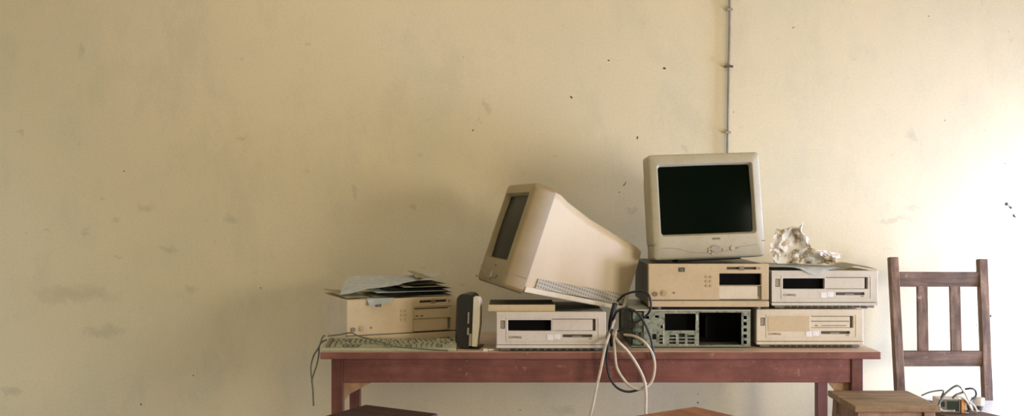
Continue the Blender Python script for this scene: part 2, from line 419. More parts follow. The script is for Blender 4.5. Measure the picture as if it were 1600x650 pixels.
# right wall with its window, low doorway and an opening added for fill light
def wall_x(x0, x1, ya, yb, z0, z1, holes):
    bm = bmesh.new(); plate(bm, ya, yb, z0, z1, 0, x1 - x0, holes)
    for v in bm.verts: v.co = Vector((x0 + v.co.y, v.co.x, v.co.z))
    return bm
struct(link('wall_right', wall_x(RX, RX + 0.12, BY, WALL, 0, CZ, [(0.05, 1.45, 0.75, 1.85), (1.85, 2.85, 0.35, 1.10), (3.36, 4.0, 0.05, 1.10)]), 'wall_plain'))
struct(link('wall_front', B(LX, RX, BY - 0.12, BY, 0, CZ), 'wall_plain'))
M['floor'] = plastic('worn_cement_floor', (0.34, 0.27, 0.19), 0.4, 0.6)
struct(link('floor', B(LX - 0.1, RX + 0.1, BY - 0.1, WALL + 0.1, -0.1, 0), 'floor'))
M['ceiling'] = plastic('yellowed_ceiling', (0.62, 0.5, 0.3), 0.2, 0.9)
struct(link('ceiling', B(LX - 0.1, RX + 0.1, BY - 0.1, WALL + 0.1, CZ, CZ + 0.1), 'ceiling'))
struct(link('wall_left', wall_x(LX - 0.1, LX, BY, WALL, 0, CZ, [(2.4, 3.4, 0.15, 0.95)]), 'wall'))
def frame_x(x, y0, y1, z0, z1, name):
    wf = bmesh.new(); ym = (y0 + y1) / 2
    for a in ((y0, y0 + 0.05, z0, z1), (y1 - 0.05, y1, z0, z1), (y0 + 0.05, y1 - 0.05, z0, z0 + 0.05), (y0 + 0.05, y1 - 0.05, z1 - 0.05, z1), (ym - 0.02, ym + 0.02, z0 + 0.05, z1 - 0.05)):
        box(wf, x, x + 0.05, *a)
    struct(link(name, wf, 'chair_wood', bevel=0.004))
frame_x(RX + 0.05, 0.05, 1.45, 0.75, 1.85, 'window_1')
frame_x(RX + 0.05, 1.85, 2.85, 0.35, 1.10, 'added_window_2')  # unseen frame made up around the added right fill lamp
frame_x(LX - 0.09, 2.4, 3.4, 0.15, 0.95, 'window_3')

# ---------------------------------------------------------------- table
TZ = 0.745
tx0, tx1 = wx(500, 3.46), wx(1377, 3.46)
T = thing('wooden_table', 'long red-brown wooden table carrying the old computers', 'table', ((tx0 + tx1) / 2, 3.74, 0))
ox, oy = T.location.x, T.location.y
def tl(x, y): return x - ox, y - oy
bm = bmesh.new()
# top of three boards with a slightly uneven front edge
for ya, yb in ((3.46, 3.655), (3.657, 3.84), (3.842, 4.02)):
    box(bm, tx0 - ox, tx1 - ox, ya - oy, yb - oy, TZ - 0.026, TZ)
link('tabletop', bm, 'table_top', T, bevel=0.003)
lx0, lx1 = wx(518, 3.49), wx(1348, 3.49)
LW = 0.040
bm = B(lx0 + LW - ox, lx1 - LW - ox, 3.492 - oy, 3.515 - oy, wz(598, 3.49), TZ - 0.026)
link('front_apron', bm, 'table_red', T, bevel=0.002)
bm = B(lx0 + LW - ox, lx1 - LW - ox, 3.885 - oy, 3.905 - oy, 0.655, TZ - 0.026)
link('rear_apron', bm, 'table_red', T)
for x in (lx0, lx1 - LW):
    for y in (3.486, 3.875):
        link('leg', B(x - ox, x + LW - ox, y - oy, y + LW - oy, 0, TZ - 0.026), 'table_leg', T, bevel=0.002)
for i, x in enumerate((lx0 + 0.008, lx1 - LW + 0.012)):
    bm = bmesh.new()
    y0, y1, zt = 3.529 - oy, 3.874 - oy, TZ - 0.027
    prof = [(y0, zt), (y1, zt), (y1, 0.64), (y1 - 0.04, 0.64), (y0 + 0.05, 0.64), (y0, 0.64)]
    a = [bm.verts.new((x - ox, p[0], p[1])) for p in prof]; b_ = [bm.verts.new((x + 0.02 - ox, p[0], p[1])) for p in prof]
    bm.faces.new(a); bm.faces.new(list(reversed(b_)))
    for k in range(6): bm.faces.new((a[k], b_[k], b_[(k + 1) % 6], a[(k + 1) % 6]))
    link('side_apron', bm, 'table_red', T)

for side in (0, 1):
    pts = ((533.5, 596), (583, 596), (547, 615), (533.5, 632)) if side == 0 else ((1331, 596), (1331, 634), (1306, 613), (1292, 596))
    bm = bmesh.new()
    a = [bm.verts.new((wx(p, 3.522) - ox, 3.5165 - oy, wz(q_, 3.522))) for p, q_ in pts]; b_ = [bm.verts.new(v.co + Vector((0, 0.008, 0))) for v in a]
    bm.faces.new(a); bm.faces.new(list(reversed(b_)))
    for k in range(4): bm.faces.new((a[k], b_[k], b_[(k + 1) % 4], a[(k + 1) % 4]))
    link('corner_bracket', bm, 'raw_wood', T, label='unpainted tan corner bracket')

# ---------------------------------------------------------------- computers
def deskpro(label, X, Y, Z, col, lidmat, variant, rotz=0.0, group='slim desktop computers with a lower lip', W=0.381, HH=0.1375, D=0.41):
    """desktop computer; origin at front centre of its base, front faces -y"""
    t = thing('desktop_computer', label, 'computer', (X, Y, Z), (0, 0, rotz), group)
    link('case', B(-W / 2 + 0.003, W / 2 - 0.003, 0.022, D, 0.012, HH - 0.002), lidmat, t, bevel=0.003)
    w = W / 2
    bay = (-w + 0.040, -w + 0.190, HH - 0.066, HH - 0.028)
    cov = (-w + 0.193, w - 0.036, HH - 0.066, HH - 0.024)
    flo = (-w + 0.230, w - 0.048, HH - 0.088, HH - 0.078)
    but = (-w + 0.013, -w + 0.029, HH - 0.058, HH - 0.030)
    bm = bmesh.new(); holes = [cov, flo, but] + ([bay] if variant != 'covered' else [])
    plate(bm, -w, w, 0.024, HH, 0, 0.022, holes)
    link('front_bezel', bm, col, t, bevel=0.0018)
    # cover recess, slot, button
    if variant != 'covered':
        link('drive_bay', B(bay[0], bay[1], 0.019, 0.0225, bay[2], bay[3]), 'black', t, label='empty black drive bay')
    else:
        link('drive_bay_cover', B(bay[0], bay[1], -0.0014, 0.0005, bay[2] - 0.012, bay[3] + 0.004), 'tan' , t, bevel=0.001)
    cb = bmesh.new()
    box(cb, cov[0] + 0.001, cov[1] - 0.010, 0.004, 0.0205, cov[2] + 0.001, cov[3] - 0.002)
    link('blank_cover', cb, col, t, bevel=0.001)
    link('cover_recess', B(cov[0], cov[1], 0.0208, 0.0225, cov[2], cov[3]), 'slot', t)
    if variant == 'covered':
        lb = bmesh.new()
        box(lb, cov[0] + 0.004, cov[1] - 0.013, 0.0022, 0.004, cov[2] + 0.022, cov[2] + 0.0245)
        box(lb, cov[0] + 0.018, cov[0] + 0.026, 0.0022, 0.004, cov[2] + 0.006, cov[2] + 0.010)
        box(lb, cov[0] + 0.040, cov[1] - 0.022, 0.0022, 0.004, cov[2] + 0.007, cov[2] + 0.009)
        link('disc_tray_slot', lb, 'slot', t)
    fb = bmesh.new()
    box(fb, flo[0], flo[1], 0.008, 0.0225, flo[2], flo[3])
    fsl = link('floppy_slot', fb, 'dark_grey', t)
    fs = bmesh.new()
    box(fs, (flo[0] + flo[1]) / 2 - 0.018, (flo[0] + flo[1]) / 2 + 0.016, 0.0055, 0.0085, flo[2] + 0.001, flo[2] + 0.005)
    link('floppy_latch', fs, 'button', fsl); fs = bmesh.new()
    box(fs, flo[1] - 0.012, flo[1] - 0.002, -0.002, 0.003, flo[2] - 0.006, flo[2] - 0.002)
    link('floppy_eject_button', fs, 'button', fsl)
    link('power_button', B(but[0] + 0.001, but[1] - 0.001, 0.003, 0.02, but[2] + 0.001, but[3] - 0.001), 'button', t, bevel=0.0015)
    st = bmesh.new(); box(st, -w + 0.176, -w + 0.198, -0.0012, 0.0005, HH - 0.097, HH - 0.078); box(st, -w + 0.200, -w + 0.222, -0.0012, 0.0005, HH - 0.094, HH - 0.076)
    link('sticker', st, 'sticker', t, label='white sticker')
    tb = text_bm('COMPAQ', 0.0105); mk = 'redmark' if variant == 'covered' else 'mark'
    link('brand_mark', tb, mk, t, loc=(-w + 0.042, -0.0006, HH - 0.091))
    # raised frame line and the vented foot lip
    fr = bmesh.new(); plate(fr, -w + 0.034, w - 0.024, 0.036, HH - 0.018, -0.0016, 0.0018, [(-w + 0.0365, w - 0.0265, 0.0385, HH - 0.0205)])
    link('bezel_ridge', fr, col, t)
    lp = bmesh.new(); box(lp, -w - 0.001, w + 0.001, -0.004, 0.020, 0.012, 0.0225)
    link('bezel_lip', lp, col, t, bevel=0.002)
    fo = bmesh.new(); box(fo, -w + 0.012, w - 0.012, 0.004, 0.06, 0.0035, 0.0115)
    link('vent_strip', fo, 'slot', t)
    vb = bmesh.new()
    for k in range(12):
        x = -w + 0.05 + k * 0.025
        box(vb, x, x + 0.016, 0.0015, 0.0045, 0.0045, 0.0095)
    link('vent_slots', vb, 'black_plastic', t)
    for x in (-w + 0.035, w - 0.035):
        for y in (0.03, D - 0.05):
            cb = bmesh.new(); cyl(cb, (x, y, 0), (x, y, 0.012), 0.014, n=16); link('foot', cb, 'dark_grey', t)
    return t

def vectra(label, X, Y, Z, rotz, col='tan', lower_cover='cream', pitch=0.0, group='tall desktop computers with round buttons', W=0.427, HH=0.163, D=0.42):
    t = thing('desktop_computer', label, 'computer', (X, Y, Z), (pitch, 0, rotz), group)
    w = W / 2
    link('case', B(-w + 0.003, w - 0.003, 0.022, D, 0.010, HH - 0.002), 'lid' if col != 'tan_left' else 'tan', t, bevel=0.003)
    mcol = 'tan'
    bay = (w - 0.176, w - 0.026, HH - 0.076, HH - 0.034)
    low = (w - 0.176, w - 0.026, HH - 0.127, HH - 0.078)
    slo = (w - 0.150, w - 0.044, HH - 0.020, HH - 0.011)
    bm = bmesh.new()
    plate(bm, -w, w, 0.036, HH, 0, 0.022, [bay, low, slo])
    link('front_bezel', bm, mcol, t, bevel=0.0018)
    if col == 'tan_left':
        db = bmesh.new(); plate(db, bay[0] + 0.0005, bay[1] - 0.0005, bay[2] + 0.0005, bay[3] - 0.0005, 0.003, 0.018, [(bay[0] + 0.006, bay[1] - 0.01, bay[3] - 0.010, bay[3] - 0.006), (bay[0] + 0.01, bay[0] + 0.022, bay[2] + 0.005, bay[2] + 0.009), (bay[0] + 0.03, bay[0] + 0.042, bay[2] + 0.005, bay[2] + 0.009)])
        dr = link('disc_drive', db, mcol, t); link('drive_slot', B(bay[0], bay[1], 0.0215, 0.0225, bay[2], bay[3]), 'black', dr)
    else: link('drive_bay', B(bay[0], bay[1], 0.019, 0.0225, bay[2], bay[3]), 'black', t, label='empty black drive bay')
    link('floppy_slot', B(slo[0], slo[1], 0.010, 0.0225, slo[2], slo[3]), 'dark_grey', t)
    sb = bmesh.new(); box(sb, slo[0] + 0.044, slo[0] + 0.062, -0.001, 0.012, slo[2] - 0.003, slo[3] + 0.002)
    link('floppy_latch', sb, 'mark', t, bevel=0.001)
    cb = bmesh.new(); cyl(cb, (slo[1] + 0.010, -0.002, HH - 0.0155), (slo[1] + 0.010, 0.002, HH - 0.0155), 0.0045); link('floppy_eject_button', cb, 'button', t)
    if col == 'tan_left': lower_cover = 'tan'
    lc = bmesh.new(); box(lc, low[0] + 0.0005, low[1] - 0.014, 0.003, 0.021, low[2] + 0.001, low[3] - 0.001)
    link('blank_cover', lc, lower_cover, t, bevel=0.001)
    link('cover_recess', B(low[1] - 0.0135, low[1], 0.008, 0.0225, low[2], low[3]), 'tan', t)
    link('cover_notch', B(low[1] - 0.009, low[1] - 0.004, 0.004, 0.0082, low[2] + 0.010, low[3] - 0.002), 'slot', t)
    # badge
    bdg = link('badge', B(-w + 0.106, -w + 0.128, -0.0015, 0.0005, HH - 0.028, HH - 0.013), 'dark_grey', t)
    link('badge_letters', text_bm('hp', 0.013), 'button', bdg, loc=(-w + 0.1115, -0.0018, HH - 0.0245))
    # led cluster, power buttons
    lb = bmesh.new()
    for i in range(2):
        for j in range(3):
            cyl(lb, (-w + 0.206 + i * 0.015, -0.0025, HH - 0.046 - j * 0.016), (-w + 0.206 + i * 0.015, 0.001, HH - 0.046 - j * 0.016), 0.0048, n=14)
    link('indicator_lights', lb, 'tan_dark', t)
    bb = bmesh.new(); cyl(bb, (-w + 0.023, -0.004, 0.056), (-w + 0.023, 0.001, 0.056), 0.0085); link('power_button', bb, 'mark', t)
    bb = bmesh.new(); cyl(bb, (-w + 0.053, -0.002, 0.059), (-w + 0.053, 0.001, 0.059), 0.0115); cyl(bb, (-w + 0.053, -0.005, 0.059), (-w + 0.053, -0.001, 0.059), 0.006)
    link('lock', bb, 'tan_dark', t)
    bb = bmesh.new(); cyl(bb, (-w + 0.090, -0.002, 0.060), (-w + 0.090, 0.001, 0.060), 0.0035); link('reset_button', bb, 'mark', t)
    link('lower_groove', B(-w + 0.001, w - 0.001, 0.004, 0.022, 0.031, 0.036), 'slot', t)
    link('lower_lip', B(-w, w, -0.003, 0.022, 0.010, 0.031), mcol, t, bevel=0.002)
    for x in (-w + 0.035, w - 0.035):
        for y in (0.03, D - 0.05):
            cb = bmesh.new(); cyl(cb, (x, y, 0), (x, y, 0.010), 0.014, n=16); link('foot', cb, 'dark_grey', t)
    return t

# middle, lower right, upper right
EX = wx(861.5, 3.462)
deskpro('pale grey desktop computer on the table beneath the tilted monitor', EX, 3.468, TZ, 'pinkgrey', 'lid', 'open')
DX = wx(1265.5, 3.56)
deskpro('yellowed desktop computer on the table, bottom of the right-hand stack, with a covered bay', DX, 3.56, TZ, 'cream', 'beige', 'covered')
CX = wx(1288, 3.58)
deskpro('grey-beige desktop computer under the crumpled paper, on top of the yellowed one', CX, 3.575, TZ + 0.1378, 'grey_plastic', 'beige', 'open')

# stripped chassis (bezel removed) under the tan computer
def stripped(X, Y, Z):
    W, HH, D = 0.427, 0.1365, 0.42; w = W / 2
    t = thing('stripped_computer_chassis', 'open computer chassis without its front cover, bare metal and circuit board showing', 'computer', (X, Y, Z))
    # u-shaped shell: floor, top, right side, rear
    link('base_plate', B(-w, w, 0, D, 0.004, 0.007), 'metal', t)
    link('top_plate', B(-w, w, 0, D, HH - 0.005, HH), 'metal_light', t, bevel=0.001)
    link('side_plate', B(w - 0.003, w, 0.004, D, 0.007, HH - 0.005), 'metal', t)
    link('rear_plate', B(-w, w, D - 0.003, D, 0.007, HH - 0.005), 'metal', t)
    link('inner_wall', B(-w + 0.25, w - 0.006, 0.10, 0.103, 0.010, HH - 0.006), 'black', t)
    bm = bmesh.new(); x0 = -w
    big = (x0 + 0.242, x0 + 0.394, 0.010, HH - 0.010)
    bay = (x0 + 0.120, x0 + 0.230, 0.062, HH - 0.014)
    holes = [big, bay]
    for i, (a, b_) in enumerate(((0.100, 0.112), (0.136, 0.160), (0.170, 0.192), (0.201, 0.226))):
        for z0_, z1_ in ((0.014, 0.022), (0.026, 0.034), (0.038, 0.046)):
            if i == 2 and z0_ > 0.03: z1_ = 0.052
            holes.append((x0 + a, x0 + b_, z0_, z1_))
    for z in (0.014, 0.036, 0.058, 0.080, 0.102):
        holes.append((x0 + 0.401, x0 + 0.413, z, z + 0.012))
    for a, z0_, z1_ in ((0.050, 0.104, 0.114), (0.085, 0.108, 0.116), (0.105, 0.070, 0.080), (0.075, 0.030, 0.050)):
        holes.append((x0 + a, x0 + a + 0.014, z0_, z1_))
    plate(bm, x0 + 0.045, w - 0.0035, 0.0075, HH - 0.0055, 0, 0.003, holes)
    link('front_frame', bm, 'speckled', t)
    cagebm = bmesh.new()
    box(cagebm, big[0] - 0.004, big[0] - 0.001, 0.003, 0.098, 0.010, HH - 0.006)
    link('drive_cage', cagebm, 'black', t); cagebm = bmesh.new(); box(cagebm, big[1] + 0.001, big[1] + 0.004, 0.003, 0.098, 0.010, HH - 0.006)
    link('drive_cage', cagebm, 'black', t); cagebm = bmesh.new()
    box(cagebm, big[0] + 0.030, big[0] + 0.038, 0.04, 0.095, 0.03, 0.105)
    link('cage_rail', cagebm, 'black', t)
    link('bay_liner', B(bay[0], bay[1], 0.030, 0.034, bay[2], bay[3]), 'black', t)
    link('vent_backing', B(x0 + 0.06, bay[1], 0.012, 0.014, 0.010, 0.060), 'black_plastic', t)
    # board standing behind the left half, with its connectors
    link('circuit_board', B(x0 + 0.006, x0 + 0.05, 0.006, 0.008, 0.010, HH - 0.010), 'pcb', t)
    link('side_board', B(x0 + 0.001, x0 + 0.003, 0.012, 0.34, 0.012, HH - 0.012), 'pcb', t)
    cn = bmesh.new()
    for a, z in ((0.014, 0.03), (0.034, 0.03), (0.014, 0.07)):
        box(cn, x0 + a, x0 + a + 0.012, -0.004, 0.006, z, z + 0.026)
    link('connector', cn, 'dark_grey', t)
    st = bmesh.new()
    for z in (0.020, 0.045, 0.070):
        link('screw_tab', B(x0 + 0.113, x0 + 0.118, -0.002, 0.0002, z, z + 0.016), 'metal_light', t)
    for x in (0.150, 0.196, 0.232):
        link('screw_tab', B(x0 + x, x0 + x + 0.006, -0.002, 0.0002, 0.0085, 0.0125), 'metal_light', t)
    box(st, x0 + 0.232, x0 + 0.237, -0.002, 0.0002, 0.098, 0.118)
    link('screw_tab', st, 'metal_light', t)
    for x in (-w + 0.04, w - 0.04):
        for y in (0.03, D - 0.05):
            cb = bmesh.new(); cyl(cb, (x, y, 0), (x, y, 0.0045), 0.012, n=16); link('foot', cb, 'black_plastic', t)
    return t
FX = wx(1173, 3.56) - 0.2135
stripped(FX, 3.56, TZ)
BX = (wx(1014, 3.545) + wx(1201, 3.545)) / 2
vectra('tan desktop computer beneath the upright monitor, on top of the stripped chassis', BX, 3.545, TZ + 0.138, 0)
# left computer, turned
A0 = Vector((wx(542, 3.60), 3.60)); angA = R(24)
ctr = A0 + Vector((math.cos(angA), math.sin(angA))) * 0.2135
vectra('tan desktop computer at the left end of the table, turned aside, papers on its lid', ctr.x, ctr.y, TZ + 0.003, angA, col='tan_left', pitch=R(0))

# ---------------------------------------------------------------- monitors
def monitor(label, mat4, bez, body, screen, chin=0.055, W=0.405, HH=0.385, vents=True, bezd=0.062, sw=0.335, sh=0.248, sz=0.028, D=0.43, rad=0.028, shell=None):
    """origin at the centre of the front face, front faces -y"""
    t = thing('crt_monitor', label, 'monitor', (0, 0, 0), (0, 0, 0)); t.matrix_world = mat4
    bm = bmesh.new()
    top = HH / 2
    loft(bm, [(bezd, 0, 0, W - 0.006, HH - 0.006, rad), (bezd - 0.004, 0, 0, W, HH, rad), (0.016, 0, 0, W, HH, rad), (0.006, 0, 0, W - 0.005, HH - 0.005, rad), (0.002, 0, 0, W - 0.016, HH - 0.016, rad),
              (0.0, 0, sz, sw + 0.012, sh + 0.012, 0.012), (0.004, 0, sz, sw + 0.006, sh + 0.006, 0.010), (0.020, 0, sz, sw - 0.004, sh - 0.004, 0.010)], cap0=True, cap1=False, n=8)
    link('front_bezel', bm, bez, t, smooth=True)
    # curved glass
    g = bmesh.new(); N = 12; gv = {}
    for i in range(N + 1):
        for j in range(N + 1):
            u = i / N * 2 - 1; v = j / N * 2 - 1
            gv[i, j] = g.verts.new((u * sw / 2, 0.0125 + 0.005 * (u * u + v * v), sz + v * sh / 2))
    for i in range(N):
        for j in range(N): g.faces.new((gv[i, j], gv[i + 1, j], gv[i + 1, j + 1], gv[i, j + 1]))
    bmesh.ops.solidify(g, geom=g.faces[:], thickness=0.002)
    link('screen', g, screen, t, smooth=True)
    # rear shell
    b2 = bmesh.new()
    loft(b2, shell or [(bezd + 0.001, 0, 0, W - 0.014, HH - 0.014, 0.03), (bezd + 0.03, 0, 0.0, W - 0.022, HH - 0.02, 0.035),
              (bezd + 0.12, 0, -0.004, W - 0.055, HH - 0.068, 0.05), (D - 0.12, 0, -0.010, W - 0.115, HH - 0.132, 0.045), (D - 0.02, 0, -0.014, W - 0.165, HH - 0.172, 0.04), (D, 0, -0.016, W - 0.19, HH - 0.196, 0.03)], n=8)
    sh_ = link('rear_shell', b2, body, t, smooth=True, angle=60)
    # chin: groove line, curved crease, control cluster, power button, badge
    zc = -HH / 2 + chin
    link('chin_groove', B(-W / 2 - 0.0006, W / 2 + 0.0006, 0.0015, bezd - 0.004, zc, zc + 0.0028), 'slot' if bez != 'mon_front' else 'mark', t)
    cr = bmesh.new()
    pts = [(-W / 2 + 0.03, zc - 0.012), (-W / 2 + 0.09, zc - 0.016), (-W / 2 + 0.13, zc - 0.028), (-0.02, zc - 0.034), (0.06, zc - 0.030), (0.11, zc - 0.018), (W / 2 - 0.03, zc - 0.012)]
    tube(cr, [(x, 0.0012, z) for x, z in pts], 0.0012, 6)
    link('chin_crease', cr, 'button', t)
    cb = bmesh.new()
    vs_ = [(math.cos(2 * PI * k / 24) * 0.020, math.sin(2 * PI * k / 24) * 0.0135) for k in range(24)]
    a = [cb.verts.new((x + 0.022, -0.003, z + zc - 0.022)) for x, z in vs_]; b_ = [cb.verts.new((x + 0.022, 0.004, z + zc - 0.022)) for x, z in vs_]
    cb.faces.new(a); cb.faces.new(list(reversed(b_)))
    for k in range(24): cb.faces.new((a[k], b_[k], b_[(k + 1) % 24], a[(k + 1) % 24]))
    pad = link('control_pad', cb, 'button', t, bevel=0.001)
    for dx, dz in ((-0.018, 0.0), (-0.018, -0.010), (-0.008, -0.016), (0.036, -0.004)):
        q = bmesh.new(); cyl(q, (0.016 + dx, -0.002, zc - 0.022 + dz), (0.016 + dx, 0.004, zc - 0.022 + dz), 0.0045, n=14); link('control_button', q, bez, pad)
    q = bmesh.new(); cyl(q, (0.085, -0.003, zc - 0.022), (0.085, 0.004, zc - 0.022), 0.009, n=20); link('power_button', q, bez, t, bevel=0.001)
    q = bmesh.new(); box(q, 0.096, 0.106, -0.001, 0.003, zc - 0.0235, zc - 0.0205); link('power_light', q, 'mark', t)
    q = bmesh.new()
    for k in range(4): box(q, 0.012 + k * 0.0075, 0.018 + k * 0.0075, -0.0006, 0.003, zc + 0.012, zc + 0.019)
    link('badge', q, 'slot', t)
    return t, sh_

# upright monitor on the tan computer
ry, rp, rl = R(6), R(-5), R(-2.0)
rot = Matrix.Rotation(ry, 4, 'Z') @ Matrix.Rotation(rp, 4, 'X') @ Matrix.Rotation(rl, 4, 'Y')
cR = wp(1105, 321, 3.63)
monR, shR = monitor('upright monitor with a black screen on top of the tan computer', Matrix.Translation(cR) @ rot, 'mon_bezel', 'mon_bezel', 'glass', W=0.420, HH=0.385, rad=0.014, bezd=0.085, sw=0.348, sh=0.253, sz=0.024)
q = bmesh.new(); box(q, -0.12, 0.12, 0.012, 0.085, -0.1985, -0.186)
link('base_foot', q, 'black_plastic', monR, bevel=0.004)

# tilted monitor
T_, yaw = R(19), R(14)
r_ = Vector((math.cos(yaw) * math.cos(T_), math.sin(yaw) * math.cos(T_), -math.sin(T_)))
u_ = Vector((math.cos(yaw) * math.sin(T_), math.sin(yaw) * math.sin(T_), math.cos(T_)))
x_ = r_.cross(u_)
mt = Matrix((x_, r_, u_)).transposed().to_4x4()
cL = wp(788, 367, 3.69) + Vector((0, 0, 0.008))
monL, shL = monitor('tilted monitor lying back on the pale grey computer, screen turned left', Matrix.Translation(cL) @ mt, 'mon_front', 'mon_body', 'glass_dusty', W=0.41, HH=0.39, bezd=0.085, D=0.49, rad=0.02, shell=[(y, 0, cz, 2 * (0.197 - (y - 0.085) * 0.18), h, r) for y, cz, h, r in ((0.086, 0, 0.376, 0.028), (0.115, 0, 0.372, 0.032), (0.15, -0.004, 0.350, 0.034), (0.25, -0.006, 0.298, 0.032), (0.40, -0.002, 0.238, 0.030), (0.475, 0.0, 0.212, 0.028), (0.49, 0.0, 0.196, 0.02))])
# side ledge with its vents along the lower flank
vent = bmesh.new()
def strip(bm, ya, yb, za0, za1, zb0, zb1, out, thick):
    xa = 0.197 - (ya - 0.085) * 0.18 + out; xb = 0.197 - (yb - 0.085) * 0.18 + out
    a = [bm.verts.new(p) for p in ((xa, ya, za0), (xb, yb, zb0), (xb, yb, zb1), (xa, ya, za1))]
    b_ = [bm.verts.new((v.co.x - thick, v.co.y, v.co.z)) for v in a]
    bm.faces.new(a); bm.faces.new(list(reversed(b_)))
    for k in range(4): bm.faces.new((a[k], b_[k], b_[(k + 1) % 4], a[(k + 1) % 4]))
strip(vent, 0.125, 0.475, -0.160, -0.125, -0.112, -0.074, 0.005, 0.03)
link('vent_panel', vent, 'vent', monL, label='grey perforated vent strip')
lip = bmesh.new()
strip(lip, 0.087, 0.490, -0.186, -0.165, -0.134, -0.118, 0.008, 0.05)
link('bottom_rim', lip, 'cream', monL, bevel=0.003)
tab = bmesh.new(); strip(tab, 0.480, 0.492, -0.134, -0.072, -0.134, -0.070, 0.008, 0.02); link('rear_tab', tab, 'cream', monL, bevel=0.002)

# slim tan box under the tilted monitor
t = thing('slim_drive_unit', 'thin tan flat box lying on the pale grey computer under the tilted monitor', 'box', (wx(815, 3.49), 3.49, TZ + 0.1378))
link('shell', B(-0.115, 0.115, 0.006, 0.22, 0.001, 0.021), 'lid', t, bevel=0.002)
link('front_strip', B(-0.117, 0.117, 0, 0.0055, 0.0, 0.023), 'tan', t, bevel=0.001)

# ---------------------------------------------------------------- upright speaker-like box between the computers
sx = wx(742, 3.52)
t = thing('upright_slim_unit', 'narrow dark upright box with a pale front edge between the left and middle computers', 'computer speaker', (sx, 3.515, TZ + 0.0005), (0, R(2.2), R(-8)))
q = bmesh.new()
prof = []
zt = 0.185
for k in range(9): a = R(90 * k / 8); prof.append((0.012 * math.sin(a) - 0.0, zt - 0.02 + 0.02 * math.cos(a)))
outl = [(-0.012, 0.010), (-0.012, zt)] + [(p[0], p[1]) for p in prof][1:] + [(0.013, 0.090), (0.006, 0.010)]
a = [q.verts.new((x, 0, z)) for x, z in outl]; b_ = [q.verts.new((x, 0.05, z)) for x, z in outl]
q.faces.new(a); q.faces.new(list(reversed(b_)))
for k in range(len(outl)): q.faces.new((a[k], b_[k], b_[(k + 1) % len(outl)], a[(k + 1) % len(outl)]))
link('pale_edge', q, 'cream', t, smooth=True, bevel=0.001, label='cream front edge')
q = bmesh.new()
loft(q, [(0.004, -0.040, 0.098, 0.054, 0.188, 0.018), (0.03, -0.046, 0.097, 0.064, 0.190, 0.026), (0.16, -0.046, 0.096, 0.062, 0.184, 0.026)])
link('housing', q, 'black_plastic', t, smooth=True)
q = bmesh.new(); box(q, -0.030, -0.024, -0.001, 0.006, 0.05, 0.075); box(q, -0.030, -0.025, -0.001, 0.006, 0.09, 0.13); box(q, -0.022, -0.0135, -0.002, 0.006, 0.012, 0.055)
link('trim_strip', q, 'button', t)
q = bmesh.new(); box(q, -0.055, 0.012, 0.01, 0.12, 0, 0.0035); link('base', q, 'black_plastic', t)
# small plug on the table edge beside it
q = bmesh.new(); box(q, -0.016, 0.0, -0.006, 0.016, 0, 0.009); box(q, 0.002, 0.012, -0.003, 0.012, 0.0015, 0.008); cyl(q, (0.012, 0.004, 0.005), (0.020, 0.004, 0.005), 0.003, n=10)
o = link('cable_plug', q, 'cream', None, loc=(wx(762, 3.47), 3.474, TZ), bevel=0.001); tag(o, 'small pale cable plug on the table edge left of the pale grey computer', 'plug')

# ---------------------------------------------------------------- keyboard
kx0, kx1 = wx(503, 3.475), wx(712, 3.475)
KW = kx1 - kx0
kb = thing('keyboard', 'dusty olive-beige keyboard in front of the left computer', 'keyboard', ((kx0 + kx1) / 2, 3.467, TZ + 0.0005), (0, 0, 0))
q = bmesh.new()
pr = [(0, 0), (0, 0.007), (0.006, 0.011), (0.118, 0.026), (0.126, 0.030), (0.126, 0)]
a = [q.verts.new((-KW / 2, y, z)) for y, z in pr]; b_ = [q.verts.new((KW / 2, y, z)) for y, z in pr]
q.faces.new(a); q.faces.new(list(reversed(b_)))
for k in range(6): q.faces.new((a[k], b_[k], b_[(k + 1) % 6], a[(k + 1) % 6]))
M['kb'] = plastic('keyboard_plastic', (0.38, 0.37, 0.25), 0.4)
M['keys'] = plastic('key_plastic', (0.28, 0.275, 0.18), 0.4)
M['keys_dark'] = plastic('dark_key_plastic', (0.16, 0.155, 0.11), 0.3)
link('keyboard_case', q, 'kb', kb, bevel=0.0015)
rowsy = [0.012 + 0.0172 * i for i in range(6)]
krow = []
for ri, y in enumerate(rowsy):
    z = 0.0115 + (y - 0.006) * 0.134
    x = -KW / 2 + 0.010
    while x < KW / 2 - 0.016:
        wkey = 0.0155
        if ri == 0 and -0.12 < x < -0.10: wkey = 0.095
        elif random.random() < 0.12: wkey = 0.026
        if x + wkey > KW / 2 - 0.008: break
        qq = bmesh.new()
        v = box(qq, -wkey / 2, wkey / 2, -0.0075, 0.0075, 0, 0.0078)
        for vv in v:
            if vv.co.z > 0.001: vv.co.x *= 0.8; vv.co.y *= 0.78
        dark = (abs(x + wkey / 2 - 0.10) < 0.055 and ri > 3) or x < -KW / 2 + 0.02 or random.random() < 0.08
        krow.append((qq, x + wkey / 2, y, z, dark))
        x += wkey + 0.0022
for i, (qq, x, y, z, dark) in enumerate(krow):
    link('key', qq, 'keys_dark' if dark else 'keys', kb, loc=(x, y + 0.0075, z + 0.0008), rot=(R(7.6), 0, 0))

